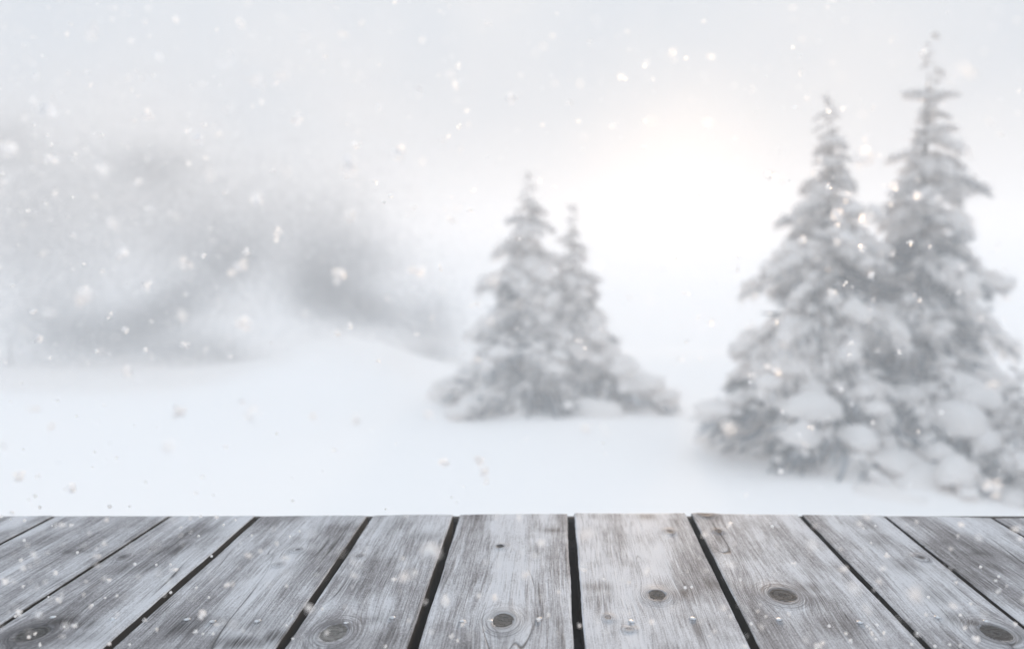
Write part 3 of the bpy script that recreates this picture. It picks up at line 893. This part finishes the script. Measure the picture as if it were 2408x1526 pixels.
# ------------------------------------------------------------------ falling snow
# zoomed tables: (scale, x offset, y offset, [(x, y, radius, faint)])
FL = [
 (1.0, 0, 0, """108 252 24 0,352 270 16 0,700 277 18 0,530 258 20 1,478 295 8 0,471 328 15 0,80 295 6 0,112 318 6 0,121 342 6 0,222 315 5 0,240 318 7 0,14 352 30 0,119 376 18 0,245 395 28 1,495 412 22 1,822 385 32 0,838 342 12 0,936 360 22 0,812 418 8 0,883 428 8 0,917 460 8 0,903 476 8 0,640 402 8 0,672 400 25 1,607 468 20 0,826 505 20 0,171 463 6 0,67 497 7 0,5 407 7 0,262 522 22 1,352 490 14 1,652 549 15 0,98 600 16 1,284 597 20 0,434 622 18 0,478 600 8 0,581 592 13 0,560 625 22 0,198 621 6 0,800 650 24 0,980 633 22 0,1035 631 8 0,343 674 14 0,30 672 6 0,195 695 30 0,203 678 8 0,80 731 9 0,112 742 26 1,258 740 8 0,437 690 12 1,428 743 22 1,571 758 24 0,720 733 18 1,917 706 16 1,294 774 12 0,796 783 12 0,823 765 11 0,88 798 14 0,343 822 8 0,228 826 6 0,484 818 14 1,302 874 20 1,890 848 7 0,228 986 14 1,420 970 22 1,590 965 22 1,1160 660 26 1,1075 930 20 1,1420 1005 20 1"""),
 (0.25, 0, 1176, """232 190 20 0,670 230 24 0,490 240 14 1,100 180 14 1,10 150 20 0,228 375 18 0,590 230 40 1,728 490 18 0,985 390 35 1,910 525 45 1,200 560 28 0,215 640 50 1,525 680 30 0,40 760 50 0,215 810 24 0,1270 600 20 0,1030 755 26 0,1470 605 16 0,1605 603 16 0,1650 650 26 0,1705 255 22 1,1870 335 16 0,1990 525 16 0,1590 760 60 1,1845 815 22 0,2130 790 32 0,1605 865 18 0,455 907 12 0,545 940 40 0,1100 895 26 0,990 915 14 0,868 985 18 0,175 1050 40 0,145 1090 18 0,360 1075 45 0,700 1180 40 0,605 1190 16 0,335 1255 24 0,265 1285 24 0,375 1355 26 0,1365 1125 26 0,1030 1345 24 0,1910 1075 50 0,1840 1235 32 0,1910 1255 16 0,2005 1250 22 0,1220 1355 16 0,1965 912 16 0,1885 150 18 0,2035 155 26 0,2105 230 16 0,2215 185 14 0,2340 520 50 1,2265 400 24 1,2370 330 20 1,1480 1210 30 1"""),
 (0.25, 602, 1176, """40 480 40 1,320 340 14 0,410 290 20 1,920 560 60 1,1640 480 130 0,1780 940 70 0,1300 745 30 0,290 795 30 1,1490 690 60 1,625 1020 20 0,340 1085 14 0,285 1175 16 0,490 1000 70 1,345 1300 16 0,1950 1165 28 0,1840 1270 34 0,1895 1320 22 0,1220 1370 24 0,660 1250 50 1,2100 900 50 1"""),
 (0.25, 1204, 1176, """290 390 60 1,710 320 90 1,690 620 60 0,130 700 60 1,1260 670 60 1,860 740 22 0,880 860 45 1,1440 340 60 1,2060 580 80 1,2000 1010 70 1,335 1085 30 0,250 1120 25 0,800 1120 60 1,1850 1275 22 0,1630 820 20 0,1690 815 18 0,430 1290 60 1,2150 750 22 0,2340 980 30 1,2390 1090 30 1,2250 1160 20 0,2190 1380 35 0"""),
 (0.25, 1806, 1176, """40 245 20 0,240 600 30 0,410 400 110 1,820 840 110 1,930 1030 70 1,195 1060 25 0,575 1180 20 0,735 1250 22 0,775 1320 28 0,930 1185 16 0,1025 1170 18 0,975 1235 30 0,1095 1245 24 0,1015 1305 20 0,1350 1350 20 0,1405 1245 14 0,1570 1370 20 0,1710 1355 18 0,1810 1365 30 1,1510 910 20 0,1485 1075 24 0,1808 1075 22 0,1905 970 20 0,1775 775 22 0,2000 625 18 0,2140 755 24 0,2170 715 16 0,2330 1165 32 0,1960 1300 45 0,1380 880 120 1,1740 990 60 1,1850 1205 40 1,1090 640 50 1,1120 525 30 0,1040 760 50 1,900 265 22 1,1010 240 18 1,970 400 18 1,1785 340 30 1,1970 370 80 1,1720 450 40 1,480 1370 50 0,360 1290 70 1,2250 815 30 1"""),
 (0.3699, 1599, 94, """1540 80 35 0,765 105 25 1,1180 735 70 0,940 450 25 0,1360 925 40 0,945 935 24 0,1190 1130 55 0,1000 1110 55 0,775 1275 45 0,1165 1320 30 0,1465 1290 25 0,575 860 40 0,1830 200 90 1,2020 1310 40 1,1815 730 60 1,1230 440 30 1,870 1410 60 1,890 755 40 1,1060 1010 40 1,1215 1495 35 0"""),
 (0.3699, 1599, 658, """970 90 50 0,470 85 50 1,595 580 45 0,1090 400 22 0,1080 480 20 0,1050 20 16 0,1395 460 20 0,1025 695 35 1,755 980 40 1,1525 130 22 1,1775 80 35 1,1715 985 14 0,2010 1320 70 0,640 1215 30 0,320 930 80 1,420 1360 40 1,445 650 18 0,1660 840 25 1,1090 790 20 0,895 1320 20 0,1460 1300 20 0"""),
 (0.3125, 0, 809, """730 50 18 0,1098 42 24 0,1390 5 40 0,1735 95 28 0,375 100 18 0,40 140 20 0,157 290 22 0,82 280 12 0,155 205 12 0,78 430 18 0,432 425 20 0,965 205 55 0,665 150 30 1,825 75 20 1,1145 115 15 0,855 115 10 0,783 127 10 0,255 490 60 1,780 455 25 0,575 540 18 0,730 565 45 1,1355 510 60 0,390 620 60 1,1010 610 16 0,1180 625 14 0,825 742 26 0,710 808 20 0,875 852 22 0,795 865 14 0,175 790 18 0,435 890 35 0,140 990 55 0,285 990 45 0,40 770 60 1,545 1085 50 0,485 1090 18 0,1095 1035 22 0,1700 770 32 0,1525 995 45 0,1475 1115 28 0,1605 1135 18 0,265 1140 22 0,215 1165 20 0,300 1225 20 0,85 1270 22 0,825 1220 22 0,975 1220 14 0,695 925 16 0,1260 770 90 1,1820 440 50 1,1880 560 50 1,1970 525 25 0,2350 540 60 1,2080 670 20 1,1600 565 12 0,2195 1005 16 0,2200 1175 20 0,1445 215 18 1,1635 1300 20 0,1510 1295 16 0"""),
 (0.3125, 752, 809, """435 122 24 0,830 525 70 1,280 560 70 1,400 630 40 1,570 745 18 0,110 790 40 1,940 890 55 0,1200 870 60 0,1240 960 60 0,1250 1040 30 0,1555 705 40 0,1085 1070 18 0,1030 1190 18 0,990 1150 18 0,1715 1000 14 0,2130 740 20 1,2150 820 30 1,2000 640 70 1,495 1240 12 0,20 955 16 0,300 285 12 0,155 245 14 1"""),
 (0.4297, 0, 0, """470 400 30 1,875 300 45 1,705 410 45 1,840 410 20 1,520 180 60 1,1230 340 80 1,1530 420 55 1,1400 440 60 1,1660 190 60 1,1320 130 40 1,1875 200 40 1,1970 135 35 1,535 25 14 1,2300 490 45 1"""),
 (0.345, 941, 0, """405 862 25 0,760 675 45 0,485 1435 22 0,400 1450 60 1,95 1420 35 1,1045 1275 22 1,1270 1360 18 0,140 600 45 1,1460 850 40 1"""),
]
flakes_px = []
for sc_, ox, oy, rows in FL:
    for row in rows.split(','):
        x, y, r, f = (float(v) for v in row.split())
        flakes_px.append((ox + x * sc_, oy + y * sc_, r * sc_, int(f)))


def flake_mesh(seed, stars):
    """A tangled clump of six-armed ice crystals, about one unit across."""
    rs = random.Random(seed)
    verts, faces = [], []
    for n in range(stars):
        c = Vector((rs.gauss(0, 0.15), rs.gauss(0, 0.15), rs.gauss(0, 0.15)))
        q = Vector((rs.gauss(0, 1), rs.gauss(0, 1), rs.gauss(0, 1))).normalized().to_track_quat('Z', 'Y')
        R = rs.uniform(0.14, 0.32)
        ph = rs.uniform(0, 1)
        for k in range(6):
            a = ph + k * math.pi / 3
            e = Vector((math.cos(a), math.sin(a), 0)); f = Vector((-math.sin(a), math.cos(a), 0))
            i0 = len(verts)
            for p in (e * 0.01 * R, e * 0.55 * R + f * 0.24 * R, e * R, e * 0.55 * R - f * 0.24 * R):
                verts.append(c + q @ p)
            faces.append((i0, i0 + 1, i0 + 2, i0 + 3))
    return mesh('snowflake', verts, faces, M_FLAKE)


def grain_mesh(seed):
    """A small rounded grain of snow."""
    verts = []
    for v in ICO_V:
        verts.append(v * (0.40 * (1 + 0.22 * mnoise.noise(v * 1.9 + Vector((seed, 0, 0))))))
    return mesh('snowflake', verts, ICO_F, M_FLAKE, True)


GRAINS = [grain_mesh(3.7 * k) for k in range(3)]
FLAKES = [flake_mesh(300 + k, (15, 17, 14, 16)[k]) for k in range(4)]
FAINT = [flake_mesh(330 + k, (7, 8, 7)[k]) for k in range(3)]
FOCUS, BLUR_INF = 1.04, (36.0 * FPX / 2408.0 / 1000.0 / 2.8) * FPX / 1.04      # blur of far things, photograph pixels


def flake_place(px, py, r, faint, rs):
    """Distance and true size of a flake that shows as a disc of radius r."""
    share = 0.48 if faint else 0.64
    blur = 2 * r * (1 - share)
    d = FOCUS / (1 + blur / BLUR_INF)
    size = 2.95 * r * share * d / FPX
    if py < 1195 and (r < 5.5 or (r < 15 and py > 880)):      # all but the larger ones drift beyond the deck
        d = rs.uniform(1.5, 1.75) if r < 7 else rs.uniform(2.0, 3.4)
        blur = BLUR_INF * (1 - FOCUS / d)
        size = min(0.018, 2.7 * max(r - 0.35 * blur, 0.45 * r) * d / FPX)
    p = at(px, py, d)
    if p.z < DECK_Z + 0.012 and py > 1190:
        d *= 0.985 * (CAM.z - DECK_Z - 0.012) / (CAM.z - p.z)
        p = at(px, py, d)
        size = 2.95 * r * share * d / FPX
    return p, size


ORD = ['first', 'second', 'third', 'fourth', 'fifth', 'sixth', 'seventh', 'eighth', 'ninth', 'tenth', 'eleventh', 'twelfth']
NUM = ['zero', 'one', 'two', 'three', 'four', 'five', 'six', 'seven', 'eight', 'nine', 'ten', 'eleven', 'twelve']


def flake_words(px, py, r, faint):
    look = ('faint ' if faint else 'bright ') + ('huge' if r > 21 else 'large' if r > 13 else 'mid-sized' if r > 7.5 else 'tiny' if r < 4.5 else 'small')
    if py > 1206:
        q = on_plane(px, py)
        i = next((k for k in range(len(LINES) - 1) if inside(k, q.x, q.y, -0.007)), 1)
        part = 'rear end' if py < 1320 else 'front' if py > 1430 else 'middle'
        where = f'over {part} of {ORD[max(0, min(i - EXTRA + 1, 10))]} plank'
    elif px < 1050:
        zone = 'open snow' if py > 1020 else 'white slope' if py > 880 else 'dark far forest' if py > 520 else 'misty forest top' if py > 240 else 'grey upper sky'
        where = f"against {zone}" + (' at its outer end' if px < 250 else ' in its middle' if px < 560 else ' near middle spruces')
    elif px < 1560:
        where = 'against ' + ('snow below middle spruces' if py > 1000 else 'skirt of middle spruces' if py > 760 else 'top of middle spruces' if py > 420 else 'sky above middle spruces')
    elif px < 1750 and py < 760:
        where = 'in the sun glow'
    else:
        h = 'foot' if py > 1000 else 'lower boughs' if py > 760 else 'middle boughs' if py > 450 else 'top'
        where = f'against {h} of ' + ('second tallest spruce' if px < 2050 else 'tallest spruce' if px < 2280 else 'edge spruces')
    return look, where


flakes_px.sort(key=lambda f: -f[2])
rsf = random.Random(5)
rest = []
FLAKE_SETS = {}
for n, (px, py, r, faint) in enumerate(flakes_px):
    p, size = flake_place(px, py, r, faint, rsf)
    if n >= 290:
        rest.append((p, size))
        continue
    o = link('snowflake', rsf.choice(GRAINS if py < 1195 and (r < 5.5 or (r < 15 and py > 880)) else FAINT if faint else FLAKES), None, p)
    o.scale = (size, size, size * rsf.uniform(0.85, 1.15))
    o.rotation_euler = [rsf.uniform(0, 6.28) for _ in range(3)]
    FLAKE_SETS.setdefault(flake_words(px, py, r, faint), []).append((px, o))
for (look, where), fl in FLAKE_SETS.items():
    fl.sort(key=lambda f: f[0])
    for k, (px, o) in enumerate(fl):
        lab = f'{look} snowflake {where}'
        if len(fl) > 1:
            lab += f', {ORD[k]} from the left'
        tag(o, lab, 'snowflake', 'snowflakes falling between the camera and the trees')
# the fine snow nobody could count
for n in range(1500):
    d = rsf.uniform(1.6, 9.0) if n > 300 else rsf.uniform(0.5, 0.75)
    px, py = rsf.uniform(-500, 2900), rsf.uniform(-200, 1500)
    p = at(px, py, d)
    if (p.z < DECK_Z + 0.01 and p.y < 1.4) or (860 < py < 1215 and px < 1750): continue
    rest.append((p, rsf.uniform(0.003, 0.007)))
for n in range(1500):      # softer ones close to the lens, thickest to the left
    px = 2500 * rsf.random() ** 1.8 - 60
    py = rsf.uniform(-60, 1500)
    d = rsf.uniform(0.40, 0.72)
    p = at(px, py, d)
    if p.z < DECK_Z + 0.012 or 860 < py < 1210: continue
    rest.append((p, d * rsf.choice((0.0025, 0.0035, 0.0045, 0.006))))
cloud_v, cloud_f = [], []
for p, size in rest:
    me = FAINT[rsf.randrange(3)] if p.y < 0.75 else rsf.choice(GRAINS)
    k = len(cloud_v)
    q = Vector((rsf.gauss(0, 1), rsf.gauss(0, 1), rsf.gauss(0, 1))).normalized().to_track_quat('Z', 'Y')
    cloud_v.extend(p + q @ (v.co * size) for v in me.vertices)
    cloud_f.extend(tuple(k + i for i in f.vertices) for f in me.polygons)
tag(link('falling_snow', mesh('falling_snow', cloud_v, cloud_f, M_FLAKE)), 'fine snow drifting through the air between the deck and the trees', None, None, 'stuff')
